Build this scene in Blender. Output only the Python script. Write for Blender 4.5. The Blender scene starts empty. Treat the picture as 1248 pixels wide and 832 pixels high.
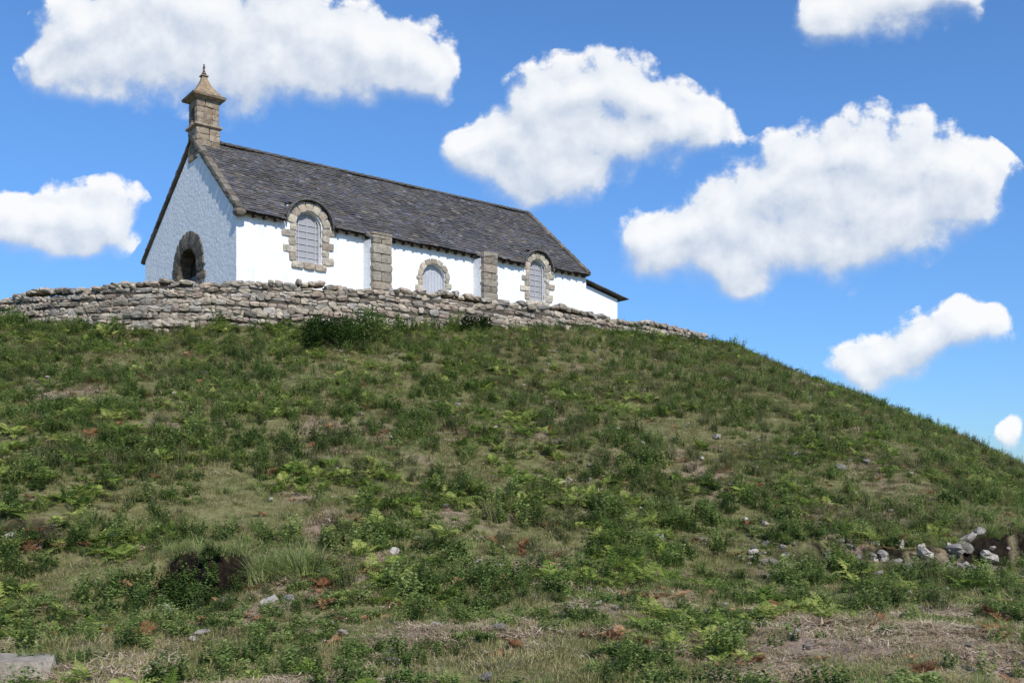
import bpy, bmesh, math, random
import numpy as np
from mathutils import Vector, Matrix
random.seed(7); rng=np.random.default_rng(11)
sc=bpy.context.scene
sc.view_settings.view_transform='Standard'; sc.view_settings.look='None'; sc.view_settings.exposure=0
EYE=1.6
# ------------------------------------------------------------------ helpers
G=[rng.random((256,256)) for _ in range(6)]
def vn(x,y,s=0):
    g=G[s%6]; xi=np.floor(x).astype(int); yi=np.floor(y).astype(int)
    fx=x-xi; fy=y-yi; fx=fx*fx*(3-2*fx); fy=fy*fy*(3-2*fy)
    a=g[xi&255,yi&255]; b=g[(xi+1)&255,yi&255]; c=g[xi&255,(yi+1)&255]; d=g[(xi+1)&255,(yi+1)&255]
    return (a*(1-fx)+b*fx)*(1-fy)+(c*(1-fx)+d*fx)*fy
def fbm(x,y,s=0,o=4):
    t=0;a=1;w=0
    for i in range(o):
        t=t+a*vn(x*2**i+17*i,y*2**i+31*i,s+i); w+=a; a*=.5
    return t/w
def sstep(a,b,x):
    t=np.clip((x-a)/(b-a),0,1); return t*t*(3-2*t)

def mesh_obj(name,verts,faces,mats=(),midx=None,cols=None,smooth=False,parent=None):
    me=bpy.data.meshes.new(name)
    me.from_pydata([tuple(v) for v in verts],[],[tuple(f) for f in faces])
    for m in mats: me.materials.append(m)
    if midx is not None: me.polygons.foreach_set('material_index',np.array(midx,dtype=np.int32))
    if cols is not None:
        a=me.color_attributes.new('Col','FLOAT_COLOR','POINT')
        c=np.ones((len(verts),4),dtype=np.float32); c[:,:3]=np.array(cols)
        a.data.foreach_set('color',c.ravel())
    if smooth: me.polygons.foreach_set('use_smooth',np.ones(len(me.polygons),dtype=bool))
    me.update()
    ob=bpy.data.objects.new(name,me)
    if parent is not False:
        sc.collection.objects.link(ob)
        if parent is not None: ob.parent=parent
    return ob

class MB:
    def __init__(s): s.v=[];s.f=[];s.c=[];s.m=[]
    def add(s,vs,fs,col=(1,1,1),m=0):
        n=len(s.v); s.v.extend(vs); s.f.extend([tuple(i+n for i in f) for f in fs])
        s.c.extend([col]*len(vs)); s.m.extend([m]*len(fs))
    def obj(s,name,mats,parent=None,smooth=False):
        return mesh_obj(name,s.v,s.f,mats,s.m,s.c,smooth,parent)

# 26-vertex rough stone template
SV=[(x,y,z) for x in(-1,0,1) for y in(-1,0,1) for z in(-1,0,1) if (x,y,z)!=(0,0,0)]
SI={p:i for i,p in enumerate(SV)}
SF=[]
for ax in range(3):
    for sg in(-1,1):
        o=[a for a in range(3) if a!=ax]
        for i in(-1,0):
            for j in(-1,0):
                q=[]
                for (a,b) in((i,j),(i+1,j),(i+1,j+1),(i,j+1)):
                    p=[0,0,0];p[ax]=sg;p[o[0]]=a;p[o[1]]=b;q.append(SI[tuple(p)])
                flip=(sg==1)!=(ax==1)
                SF.append(tuple(q) if flip else tuple(q[::-1]))
def stone(mb,c,ex,ey,ez,col,rough=.1,rnd=.14,m=0):
    c=Vector(c);ex=Vector(ex);ey=Vector(ey);ez=Vector(ez);vs=[]
    for p in SV:
        k=sum(1 for a in p if a!=0); f=1-rnd*(k-1)*(.8 if k==2 else 1)
        q=[a*f+random.uniform(-rough,rough) for a in p]
        vs.append(tuple(c+ex*q[0]+ey*q[1]+ez*q[2]))
    mb.add(vs,SF,col,m)
def box(mb,x0,x1,y0,y1,z0,z1,col=(1,1,1),m=0):
    vs=[(x,y,z) for x in(x0,x1) for y in(y0,y1) for z in(z0,z1)]
    mb.add(vs,[(0,1,3,2),(4,6,7,5),(0,4,5,1),(2,3,7,6),(0,2,6,4),(1,5,7,3)],col,m)

# ------------------------------------------------------------------ materials
def newmat(n):
    m=bpy.data.materials.new(n); m.use_nodes=True; t=m.node_tree; t.nodes.clear()
    return m,t,t.nodes,t.links
def N(t,ty,**kw):
    n=t.nodes.new(ty)
    for k,v in kw.items(): setattr(n,k,v)
    return n
def ramp(t,stops):
    r=t.nodes.new('ShaderNodeValToRGB'); e=r.color_ramp.elements
    while len(e)<len(stops): e.new(.5)
    for i,(p,c) in enumerate(stops): e[i].position=p; e[i].color=(*c,1)
    return r
def surf_mat(name,stops,scale=3,detail=8,bump=.3,bscale=20,rough=.85,usecol=False,dist=.02,streak=None,spots=None):
    m,t,n,l=newmat(name)
    out=N(t,'ShaderNodeOutputMaterial'); b=N(t,'ShaderNodeBsdfPrincipled'); b.inputs['Roughness'].default_value=rough
    b.inputs['Specular IOR Level'].default_value=.2
    l.new(b.outputs[0],out.inputs[0])
    g=N(t,'ShaderNodeNewGeometry')
    no=N(t,'ShaderNodeTexNoise'); no.inputs['Scale'].default_value=scale; no.inputs['Detail'].default_value=detail; no.inputs['Roughness'].default_value=.65
    l.new(g.outputs['Position'],no.inputs['Vector'])
    r=ramp(t,stops); l.new(no.outputs[0],r.inputs[0]); col=r.outputs[0]
    if usecol:
        a=N(t,'ShaderNodeAttribute',attribute_name='Col'); mx=N(t,'ShaderNodeMix',data_type='RGBA',blend_type='MULTIPLY'); mx.inputs[0].default_value=1
        l.new(col,mx.inputs[6]); l.new(a.outputs[0],mx.inputs[7]); col=mx.outputs[2]
    if streak:
        mp=N(t,'ShaderNodeMapping'); mp.inputs['Scale'].default_value=(3,3,.5); l.new(g.outputs['Position'],mp.inputs[0])
        n2=N(t,'ShaderNodeTexNoise'); n2.inputs['Scale'].default_value=1.4; n2.inputs['Detail'].default_value=9; n2.inputs['Roughness'].default_value=.7
        l.new(mp.outputs[0],n2.inputs[0]); r2=ramp(t,[(.5,(0,0,0)),(.68,(1,1,1))]); l.new(n2.outputs[0],r2.inputs[0])
        mm=N(t,'ShaderNodeMath',operation='MULTIPLY'); mm.inputs[1].default_value=streak[0]; l.new(r2.outputs[0],mm.inputs[0])
        mx=N(t,'ShaderNodeMix',data_type='RGBA'); l.new(mm.outputs[0],mx.inputs[0]); l.new(col,mx.inputs[6]); mx.inputs[7].default_value=(*streak[1],1); col=mx.outputs[2]
    if spots:
        n3=N(t,'ShaderNodeTexNoise'); n3.inputs['Scale'].default_value=spots[0]; n3.inputs['Detail'].default_value=6
        l.new(g.outputs['Position'],n3.inputs[0]); r3=ramp(t,[(.56,(0,0,0)),(.66,(1,1,1))]); l.new(n3.outputs[0],r3.inputs[0])
        mm=N(t,'ShaderNodeMath',operation='MULTIPLY'); mm.inputs[1].default_value=spots[1]; l.new(r3.outputs[0],mm.inputs[0])
        mx=N(t,'ShaderNodeMix',data_type='RGBA'); l.new(mm.outputs[0],mx.inputs[0]); l.new(col,mx.inputs[6]); mx.inputs[7].default_value=(*spots[2],1); col=mx.outputs[2]
    l.new(col,b.inputs['Base Color'])
    nb=N(t,'ShaderNodeTexNoise'); nb.inputs['Scale'].default_value=bscale; nb.inputs['Detail'].default_value=6
    l.new(g.outputs['Position'],nb.inputs[0]); bp=N(t,'ShaderNodeBump'); bp.inputs['Strength'].default_value=bump; bp.inputs['Distance'].default_value=dist
    l.new(nb.outputs[0],bp.inputs['Height']); l.new(bp.outputs[0],b.inputs['Normal'])
    return m
def leaf_mat(name,c1,c2,c3,trans=.3,nscale=.35):
    m,t,n,l=newmat(name)
    out=N(t,'ShaderNodeOutputMaterial'); g=N(t,'ShaderNodeNewGeometry')
    no=N(t,'ShaderNodeTexNoise'); no.inputs['Scale'].default_value=nscale; no.inputs['Detail'].default_value=3; no.inputs['Roughness'].default_value=.7
    l.new(g.outputs['Position'],no.inputs[0])
    oi=N(t,'ShaderNodeObjectInfo')
    ad=N(t,'ShaderNodeMath',operation='MULTIPLY_ADD'); l.new(oi.outputs['Random'],ad.inputs[0]); ad.inputs[1].default_value=.6; ad.inputs[2].default_value=-.3
    a2=N(t,'ShaderNodeMath',operation='ADD'); l.new(no.outputs[0],a2.inputs[0]); l.new(ad.outputs[0],a2.inputs[1])
    a3=N(t,'ShaderNodeMath',operation='MULTIPLY_ADD'); l.new(g.outputs['Random Per Island'],a3.inputs[0]); a3.inputs[1].default_value=.4; l.new(a2.outputs[0],a3.inputs[2])
    a4=N(t,'ShaderNodeMath',operation='SUBTRACT'); l.new(a3.outputs[0],a4.inputs[0]); a4.inputs[1].default_value=.2
    r=ramp(t,[(.2,c1),(.5,c2),(.82,c3)]); l.new(a4.outputs[0],r.inputs[0])
    d=N(t,'ShaderNodeBsdfDiffuse')
    tr=N(t,'ShaderNodeBsdfTranslucent'); l.new(r.outputs[0],d.inputs[0]); l.new(r.outputs[0],tr.inputs[0])
    mx=N(t,'ShaderNodeMixShader'); mx.inputs[0].default_value=trans; l.new(d.outputs[0],mx.inputs[1]); l.new(tr.outputs[0],mx.inputs[2])
    l.new(mx.outputs[0],out.inputs[0])
    return m
M_white=surf_mat('limewash',[(.3,(.76,.76,.76)),(.6,(.84,.84,.83))],scale=2.2,bump=.6,bscale=7,dist=.04,streak=(.4,(.58,.59,.63)))
M_stone=surf_mat('granite',[(.3,(.44,.41,.36)),(.5,(.80,.74,.65)),(.72,(1,.94,.84))],scale=9,bump=.8,bscale=28,usecol=True,dist=.02,spots=(5,.4,(.15,.14,.115)))
M_belf=surf_mat('weathered_granite',[(.3,(.17,.14,.11)),(.55,(.38,.32,.25)),(.75,(.52,.45,.37))],scale=6,bump=.9,bscale=22,usecol=True,dist=.02,spots=(4,.5,(.27,.155,.07)))
M_slate=surf_mat('slate',[(.3,(.6,.6,.6)),(.7,(1,1,1))],scale=1.2,bump=.3,bscale=30,rough=.85,usecol=True,spots=(7,.3,(.16,.13,.10)))
M_wallst=surf_mat('field_stone',[(.3,(.5,.455,.40)),(.55,(.85,.79,.71)),(.75,(1,.96,.89))],scale=7,bump=.9,bscale=25,usecol=True,dist=.02,spots=(9,.35,(.18,.155,.125)))
M_rock=surf_mat('grey_rock',[(.3,(.5,.47,.43)),(.55,(.8,.76,.71)),(.75,(1,.96,.91))],scale=9,bump=.9,bscale=35,usecol=True,dist=.02,spots=(14,.6,(.10,.09,.07)))
M_mortar=surf_mat('dark_earth_joint',[(.3,(.05,.042,.032)),(.7,(.11,.09,.07))],scale=8)
M_glass,t,n,l=newmat('leaded_glass')
o=N(t,'ShaderNodeOutputMaterial');b=N(t,'ShaderNodeBsdfPrincipled');l.new(b.outputs[0],o.inputs[0])
b.inputs['Base Color'].default_value=(.33,.325,.34,1);b.inputs['Roughness'].default_value=.6
M_frame=surf_mat('painted_frame',[(.3,(.36,.355,.36)),(.7,(.50,.49,.49))],scale=10)
M_door=surf_mat('painted_door',[(.3,(.38,.39,.43)),(.7,(.52,.53,.56))],scale=4)
M_pdoor=surf_mat('portal_door_paint',[(.3,(.08,.085,.10)),(.7,(.22,.23,.26))],scale=3)
M_dark=surf_mat('dark_timber',[(.3,(.03,.025,.02)),(.7,(.07,.05,.035))],scale=5)

# ------------------------------------------------------------------ terrain
WALL=[(-30,48),(-26,41),(-22,37.2),(-18,34.7),(-14.8,32.9),(-11.7,31.75),(-8.8,31.5),(-6,32.3),(-1.8,34.3),(3,37.1),(8.2,41.8)]
POLY=WALL+[(11,47),(9,54),(2,60),(-10,62),(-22,60),(-30,55)]
def sdist(X,Y):
    d=np.full(X.shape,1e9); ins=np.zeros(X.shape,bool); nx=np.zeros(X.shape)
    n=len(POLY)
    for i in range(n):
        ax,ay=POLY[i];bx,by=POLY[(i+1)%n]; ex,ey=bx-ax,by-ay
        t=np.clip(((X-ax)*ex+(Y-ay)*ey)/(ex*ex+ey*ey),0,1)
        qx=ax+t*ex;qy=ay+t*ey; dd=np.hypot(X-qx,Y-qy)
        m=dd<d; d=np.where(m,dd,d); nx=np.where(m & (qy<50),qx,nx)
        cond=((ay>Y)!=(by>Y)) & (X<(bx-ax)*(Y-ay)/((by-ay) if by!=ay else 1e-9)+ax)
        ins^=cond
    return np.where(ins,-d,d),nx
HX=[-40,-18,-14.8,-11.7,-6,-1.8,3,8.2,40]; HH=[.5,.75,1.25,1.6,1.4,1.2,.8,.35,.3]
BANKS=[(-4.2,13.35,.80,.38,.26),(-7.4,14.7,.9,.20,.05)]  # cx, y, halfwidth, rise, dig
def bedge(X,cx,cy): return cy+.12*np.sin(X*5)+.09*np.sin(X*13+1)+.28*np.abs(X-cx)
def ybank(X): return 16.6+.22*(X-4)+.12*np.sin(X*2.3)+.06*np.sin(X*7.1)
def terr(X,Y,micro=True):
    X=np.asarray(X,float);Y=np.asarray(Y,float)
    d,nx=sdist(X,Y)
    base=6.8-np.interp(nx,HX,HH)
    dd=np.maximum(d,0)
    hill=base-(.33*dd+.0016*dd*dd)-1.75*sstep(8.5,21,X)*sstep(0,3,d)
    low=-1.62+.04*np.clip(Y-8,-6,8)
    k=.8; h=np.clip(.5+.5*(hill-low)/k,0,1); z=low*(1-h)+hill*h+k*h*(1-h)
    if micro:
        fade=sstep(0,1.5,d)
        z=z+fade*((fbm(X/9+5,Y/9,0,2)-.5)*.7+(fbm(X/2.2,Y/2.2,1,3)-.5)*.45+(fbm(X/.5,Y/.5,2,2)-.5)*.14)
        for (cx,cy,hw,up,dg) in BANKS:
            e=bedge(X,cx,cy); gx=np.exp(-((X-cx)/hw)**2)
            z=z+gx*(up*sstep(-.16,.16,Y-e)*np.exp(-np.maximum(Y-e,0)/1.5)-dg*sstep(-1.4,-.5,Y-e)*(1-sstep(-.16,.16,Y-e)))
        yb=ybank(X); rr=sstep(3.2,5.5,X)*sstep(15,12,X)*(.40+.75*sstep(7.6,8.6,X))
        z=z+rr*(.50*sstep(-.15,.13,Y-yb)*np.exp(-np.maximum(Y-yb,0)/3.0)-.15*sstep(-1.0,-.15,Y-yb)*(1-sstep(-.15,.13,Y-yb)))
    ins=sstep(0,.45,-d)
    z=np.where(d<0,base*(1-ins)+6.45*ins,z)
    return z+EYE
def th(x,y): return float(terr(np.array([x]),np.array([y]))[0])
def dryf(X,Y):
    a=fbm(X/1.0+3,Y/1.3+9,3,5); b=fbm(X/7,Y/7+40,4,2)
    near=sstep(13.5,9.5,Y)*.19*np.exp(-((X-.3)/4.2)**2)+sstep(14,9,Y)*.07+.10*sstep(2,7,X)*sstep(17,12,Y)
    return np.clip((a-.625+near+(b-.5)*.25)*4.5,0,1)
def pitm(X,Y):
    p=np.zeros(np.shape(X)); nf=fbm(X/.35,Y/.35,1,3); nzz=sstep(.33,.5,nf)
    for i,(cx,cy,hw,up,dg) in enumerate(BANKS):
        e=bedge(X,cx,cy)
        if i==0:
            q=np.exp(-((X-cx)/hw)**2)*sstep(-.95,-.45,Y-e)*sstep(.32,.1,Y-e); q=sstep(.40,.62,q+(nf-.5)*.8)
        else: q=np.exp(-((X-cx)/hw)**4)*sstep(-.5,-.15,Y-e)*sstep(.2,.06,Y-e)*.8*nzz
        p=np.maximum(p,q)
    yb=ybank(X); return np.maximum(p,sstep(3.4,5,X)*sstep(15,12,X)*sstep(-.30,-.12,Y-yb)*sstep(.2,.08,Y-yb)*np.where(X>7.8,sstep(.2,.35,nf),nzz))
def axis(lo,a,b,hi,step,far=26):
    mid=np.arange(a,b,step); k=np.linspace(0,1,far)[1:]**3
    return np.concatenate([(a-(a-lo)*k)[::-1],mid,b+(hi-b)*k])
xs=axis(-3000,-24,30,3000,.11)
ys=[-4.0]
while ys[-1]<66: ys.append(ys[-1]+(.06 if 11<ys[-1]<20 else max(.10,.008*ys[-1])))
k=np.linspace(0,1,26)[1:]**3; ys=np.concatenate([(-4-(400)*np.linspace(0,1,12)[1:]**2)[::-1],ys,66+(4000)*k])
XX,YY=np.meshgrid(xs,ys); ZZ=terr(XX,YY)
nx_,ny_=len(xs),len(ys)
V=np.stack([XX,YY,ZZ],-1).reshape(-1,3)
idx=np.arange(nx_*ny_).reshape(ny_,nx_)
F=np.stack([idx[:-1,:-1],idx[:-1,1:],idx[1:,1:],idx[1:,:-1]],-1).reshape(-1,4)
me=bpy.data.meshes.new('ground'); me.vertices.add(len(V)); me.vertices.foreach_set('co',V.astype(np.float32).ravel())
me.loops.add(F.size); me.loops.foreach_set('vertex_index',F.astype(np.int32).ravel())
me.polygons.add(len(F)); me.polygons.foreach_set('loop_start',np.arange(0,F.size,4,dtype=np.int32)); me.polygons.foreach_set('loop_total',np.full(len(F),4,dtype=np.int32))
me.update(calc_edges=True); me.polygons.foreach_set('use_smooth',np.ones(len(F),bool))
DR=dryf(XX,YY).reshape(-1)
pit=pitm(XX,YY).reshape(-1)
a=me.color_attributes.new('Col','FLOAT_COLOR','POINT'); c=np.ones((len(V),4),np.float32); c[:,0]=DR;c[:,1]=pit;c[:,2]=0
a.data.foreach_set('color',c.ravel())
ground=bpy.data.objects.new('ground',me); sc.collection.objects.link(ground)
m,t,n,l=newmat('turf_soil')
out=N(t,'ShaderNodeOutputMaterial');b=N(t,'ShaderNodeBsdfPrincipled');b.inputs['Roughness'].default_value=.95;b.inputs['Specular IOR Level'].default_value=.1;l.new(b.outputs[0],out.inputs[0])
g=N(t,'ShaderNodeNewGeometry');at=N(t,'ShaderNodeAttribute',attribute_name='Col');sp=N(t,'ShaderNodeSeparateColor');l.new(at.outputs[0],sp.inputs[0])
n1=N(t,'ShaderNodeTexNoise');n1.inputs['Scale'].default_value=6;n1.inputs['Detail'].default_value=10;n1.inputs['Roughness'].default_value=.75;l.new(g.outputs['Position'],n1.inputs[0])
r1=ramp(t,[(.3,(.07,.075,.03)),(.5,(.15,.145,.06)),(.7,(.26,.22,.12))]);l.new(n1.outputs[0],r1.inputs[0])
r2=ramp(t,[(.3,(.13,.085,.06)),(.5,(.27,.195,.145)),(.7,(.42,.33,.26))]);l.new(n1.outputs[0],r2.inputs[0])
mx=N(t,'ShaderNodeMix',data_type='RGBA');l.new(sp.outputs[0],mx.inputs[0]);l.new(r1.outputs[0],mx.inputs[6]);l.new(r2.outputs[0],mx.inputs[7])
r3=ramp(t,[(.4,(.006,.0045,.003)),(.7,(.036,.025,.016))]);l.new(n1.outputs[0],r3.inputs[0])  # very dark soil; overhang shade of the hollows is put into this colour
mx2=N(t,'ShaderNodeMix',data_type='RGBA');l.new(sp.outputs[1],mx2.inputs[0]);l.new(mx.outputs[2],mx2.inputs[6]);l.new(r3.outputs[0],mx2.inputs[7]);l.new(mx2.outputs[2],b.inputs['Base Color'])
nb=N(t,'ShaderNodeTexNoise');nb.inputs['Scale'].default_value=25;nb.inputs['Detail'].default_value=6;l.new(g.outputs['Position'],nb.inputs[0])
bp=N(t,'ShaderNodeBump');bp.inputs['Strength'].default_value=.8;bp.inputs['Distance'].default_value=.05;l.new(nb.outputs[0],bp.inputs['Height']);l.new(bp.outputs[0],b.inputs['Normal'])
me.materials.append(m)

# ------------------------------------------------------------------ dry stone wall
def wcol():
    h=random.random(); v=random.uniform(.30,.62)
    if h<.5: c=(v,v*.90,v*.77)
    elif h<.72: c=(v*.92,v*.88,v*.83)
    elif h<.9: c=(v,v*.83,v*.71)
    else: c=(v*.55,v*.5,v*.45)
    return c
pts=[Vector((x,y,0)) for x,y in WALL]
P=[]
for i in range(len(pts)-1):
    p0=pts[max(i-1,0)];p1=pts[i];p2=pts[i+1];p3=pts[min(i+2,len(pts)-1)]
    for k_ in range(12):
        u_=k_/12; P.append(.5*((2*p1)+(p2-p0)*u_+(2*p0-5*p1+4*p2-p3)*u_*u_+(3*p1-p0-3*p2+p3)*u_**3))
P.append(pts[-1])
cum=[0]
for i in range(1,len(P)): cum.append(cum[-1]+(P[i]-P[i-1]).length)
def along(s):
    s=max(0,min(s,cum[-1]-1e-4))
    i=int(np.searchsorted(cum,s,side='right'))-1; i=min(i,len(P)-2)
    f=(s-cum[i])/(cum[i+1]-cum[i]); p=P[i].lerp(P[i+1],f); tt=(P[i+1]-P[i]).normalized(); return p,tt
mb=MB(); L=cum[-1]; ZT=6.8+EYE
def hgt(x): return float(np.interp(x,HX,HH))
s=0; ring=[]
while s<L:
    p,tt=along(s); nn=Vector((tt.y,-tt.x,0)); ring.append((p,nn)); s+=.4
for i in range(len(ring)-1):
    (a_,na),(b_,nb_)=ring[i],ring[i+1]
    zt=ZT-.18; z0a=ZT-hgt(a_.x)-.6
    vs=[tuple(a_+na*.02+Vector((0,0,z0a))),tuple(a_+na*.02+Vector((0,0,zt))),tuple(a_-na*.45+Vector((0,0,zt))),tuple(a_-na*.45+Vector((0,0,z0a))),
        tuple(b_+nb_*.02+Vector((0,0,z0a))),tuple(b_+nb_*.02+Vector((0,0,zt))),tuple(b_-nb_*.45+Vector((0,0,zt))),tuple(b_-nb_*.45+Vector((0,0,z0a)))]
    mb.add(vs,[(0,4,5,1),(1,5,6,2),(2,6,7,3)],(1,1,1),1)
zrow=ZT; row=0
while zrow>ZT-2.2:
    hrow=random.uniform(.12,.23)
    s=random.uniform(0,.3)
    while s<L:
        ln=random.uniform(.14,.48)
        p,tt=along(s+ln/2); nn=Vector((tt.y,-tt.x,0))
        wob=.06*math.sin(s*1.3+row*2)+.06*math.sin(s*.37+1+row*.5)
        if zrow-hrow>ZT-hgt(p.x)-.4:
            hh=hrow*random.uniform(.85,1.25)
            if row==0: wob+=random.uniform(-.06,.08)
            c=p+nn*(random.uniform(-.04,.05)+.06*(row*.15)-.12)+Vector((0,0,zrow-hrow/2+wob))
            dp=.17 if row>0 else .24
            tilt=random.uniform(-.2,.2)
            ex=(tt+Vector((0,0,tilt))).normalized(); ez=Vector((0,0,1))-tt*tilt
            if random.random()<.28 and row>0:
                for q in(-1,1): stone(mb,c+Vector((0,0,q*hh*.25)),ex*(ln*.5),nn*dp,ez*(hh*.26),wcol(),.12,.10)
            else: stone(mb,c,ex*(ln*.5),nn*dp,ez*(hh*.53),wcol(),.13,.11)
            if row==0:
                stone(mb,p-nn*.42+Vector((0,0,zrow-hrow/2+wob)),ex*(ln*.5),nn*.18,ez*(hh*.5),wcol(),.13)
        s+=ln*.95
    zrow-=hrow*.95; row+=1
mb.obj('dry_stone_wall',[M_wallst,M_mortar])

# ------------------------------------------------------------------ chapel
FL=6.4+EYE
chapel=bpy.data.objects.new('chapel',None); sc.collection.objects.link(chapel)
chapel.location=(-9.8,35,FL); chapel.rotation_euler=(0,0,math.atan2(.619,.788))
LEN=16.8; AP=4.2; WD=9.95; EV=3.8; RZ=7.35
def arch_prof(cx,hw,z0,zs,zc,n=14):
    p=[(cx-hw,z0),(cx+hw,z0)]
    for i in range(n+1):
        a_=math.pi*i/n; p.append((cx+hw*math.cos(a_),zs+(zc-zs)*math.sin(a_)))
    return p
def prism(prof,a0,a1,axis):
    n=len(prof)
    if axis=='y': v=[(x,a0,z) for x,z in prof]+[(x,a1,z) for x,z in prof]
    else: v=[(a0,x,z) for x,z in prof]+[(a1,x,z) for x,z in prof]
    f=[tuple(range(n)),tuple(range(2*n-1,n-1,-1))]+[(i,i+n,(i+1)%n+n,(i+1)%n) for i in range(n)]
    return v,f
def solid(name,v,f,mat,parent=None):
    ob=mesh_obj(name,v,f,[mat],parent=parent)
    bm=bmesh.new();bm.from_mesh(ob.data);bmesh.ops.remove_doubles(bm,verts=bm.verts,dist=1e-5);bmesh.ops.recalc_face_normals(bm,faces=bm.faces);bm.to_mesh(ob.data);bm.free()
    return ob
def cut(ob,cutters):
    for v,f in cutters:
        c=solid('tmp',v,f,M_white)
        md=ob.modifiers.new('b','BOOLEAN');md.operation='DIFFERENCE';md.object=c;md.solver='EXACT'
        par=ob.parent; ob.parent=None; bpy.context.view_layer.update()
        dg=bpy.context.evaluated_depsgraph_get(); new=bpy.data.meshes.new_from_object(ob.evaluated_get(dg))
        ob.modifiers.clear(); ob.data=new; ob.parent=par
        bpy.data.objects.remove(c)
WIN=[(2.82,.52,2.16,3.54,4.06,.38),(13.88,.45,2.07,3.45,3.9,.33)]
DOOR=(8.4,.55,-.05,2.35,2.9,.24)
prof=[(0,-1.2),(0,EV-.14),(AP,RZ-.16),(WD,EV-.14),(WD,-1.2)]
walls=solid('walls',*prism(prof,0,LEN,'x'),M_white,chapel)
cutters=[prism(arch_prof(c[0],c[1],c[2],c[3],c[4]),-.5,.34,'y') for c in WIN+[DOOR]]
PC=4.75;PH=1.15
cutters.append(prism(arch_prof(PC,PH,-.5,2.3,3.3),-.5,.7,'x'))
cut(walls,cutters)
for i,c in enumerate(WIN):
    d_=solid('dormer_wall_%d'%(i+1),*prism(arch_prof(c[0],c[1]+c[5]-.03,3.2,c[3],c[4]+c[5]-.02),.012,.75,'y'),M_white,chapel)
    cut(d_,[prism(arch_prof(c[0],c[1],c[2],c[3],c[4]),-.5,.335,'y')])
prof=[(LEN,3.28),(LEN+2.25,2.80),(LEN+2.25,-1.2),(LEN,-1.2)]
solid('annex_walls',*prism([(p[0],p[1]) for p in prof],.25,6.0,'y'),M_white,chapel)
def scol(a=.30,b=.62):
    v=random.uniform(a,b); k=random.random()
    return (v,v*(.94 if k<.6 else .88),v*(.84 if k<.6 else .76))
st=MB()
def surround(c,face='s',sill=True,pr=.05,tmul=1.0,scl=None):
    cx,hw,z0,zs,zc,th_=c
    def put(u0,w0,z_,hu,hd,hz,ang=0,col=None):
        cu,su=math.cos(ang),math.sin(ang)
        if face=='s': ctr=(u0,w0,z_); ex=(hu*cu,0,hu*su); ey=(0,hd,0); ez=(-hz*su,0,hz*cu)
        else: ctr=(w0,u0,z_); ex=(0,hu*cu,hu*su); ey=(hd,0,0); ez=(0,-hz*su,hz*cu)
        stone(st,ctr,ex,ey,ez,col or scol(*(scl or (.36,.70))),.07,.06)
    n=7 if hw<.8 else 13
    for i in range(n):
        a_=math.pi*(i+.5)/n; rx=hw+th_/2; rz=(zc-zs)+th_/2
        wseg=math.pi*(hw+th_/2)/n/2*.97
        put(cx+rx*math.cos(a_),-pr+.12,zs+rz*math.sin(a_),th_/2*random.uniform(.88,1.08),.14,wseg,a_)
    z=z0; i=0
    while z<zs-.02:
        hh=min(random.uniform(.2,.36),zs-z)
        for sg in(-1,1):
            ext=(random.uniform(.10,.24) if (i+(sg>0))%2 else random.uniform(-.14,-.04))*tmul
            w=th_+ext; put(cx+sg*(hw+w/2),-pr+.12+random.uniform(0,.01),z+hh/2,w/2,.14,hh/2*.97)
        z+=hh;i+=1
    if sill:
        for q in(-1,0,1): put(cx+q*(hw+.2)*.66,-pr+.10,z0-.13,(hw+.2)*.34,.16,.12)
for c in WIN: surround(c)
surround(DOOR,sill=False,tmul=.5)
surround((PC,PH,-.2,2.3,3.3,.55),face='g',sill=False,pr=.06,scl=(.11,.26))
bt=MB()
for (s0,s1,top) in((5.13,5.98,3.57),(10.38,11.12,3.62)):
    box(bt,s0+.0,s1-.0,-.55,.02,-1,top-.25,m=1)
    z=-.8;i=0
    while z<top-.02:
        hh=min(random.uniform(.24,.4),top-z)
        if i%2:
            stone(st,((s0+s1)/2,-.62,z+hh/2),((s1-s0)/2*1.03,0,0),(0,.15,0),(0,0,hh*.49),scol(.24,.42),.06,.05)
        else:
            m_=random.uniform(.35,.65)*(s1-s0)
            stone(st,(s0+m_/2,-.62,z+hh/2),(m_*.5,0,0),(0,.15,0),(0,0,hh*.49),scol(.24,.42),.06,.05)
            stone(st,(s0+m_+(s1-s0-m_)/2,-.62,z+hh/2),((s1-s0-m_)*.5,0,0),(0,.14,0),(0,0,hh*.49),scol(.24,.42),.06,.05)
        z+=hh;i+=1
    stone(st,((s0+s1)/2,-.36,top-.06),((s1-s0)/2*1.08,0,0),(0,.42,.16),(0,-.03,.07),scol(.3,.42),.05,.05)
bt.obj('buttresses',[M_stone,M_white],chapel)
for xx in(0.02,LEN-.1):
    for (y0,z0,y1,z1) in((-.28,EV-.24,AP,RZ),(WD+.25,EV-.2,AP,RZ)):
        n_=int(math.hypot(y1-y0,z1-z0)/.42)
        dy,dz=(y1-y0)/n_,(z1-z0)/n_
        for i in range(n_):
            f=i+.5; ln_=math.hypot(dy,dz)
            stone(st,(xx,y0+dy*f,z0+dz*f+.03),(.15,0,0),(0,dy*.5,dz*.5),(0,-dz/ln_*.12,abs(dy)/ln_*.12),scol(.12,.26),.08,.08)
stone(st,(.02,-.2,EV-.28),(.2,0,0),(0,.22,0),(0,0,.13),scol(.15,.25),.06)
st.obj('dressed_stone',[M_stone],chapel)
rf=MB()
def arch_top(x):
    h=-1
    for c in WIN:
        r_=c[1]+c[5]+.1; dx=abs(x-c[0])
        if dx<r_: h=max(h,c[3]+(c[4]-c[3]+c[5]+.1)*math.sqrt(1-(dx/r_)**2))
    return h
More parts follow.
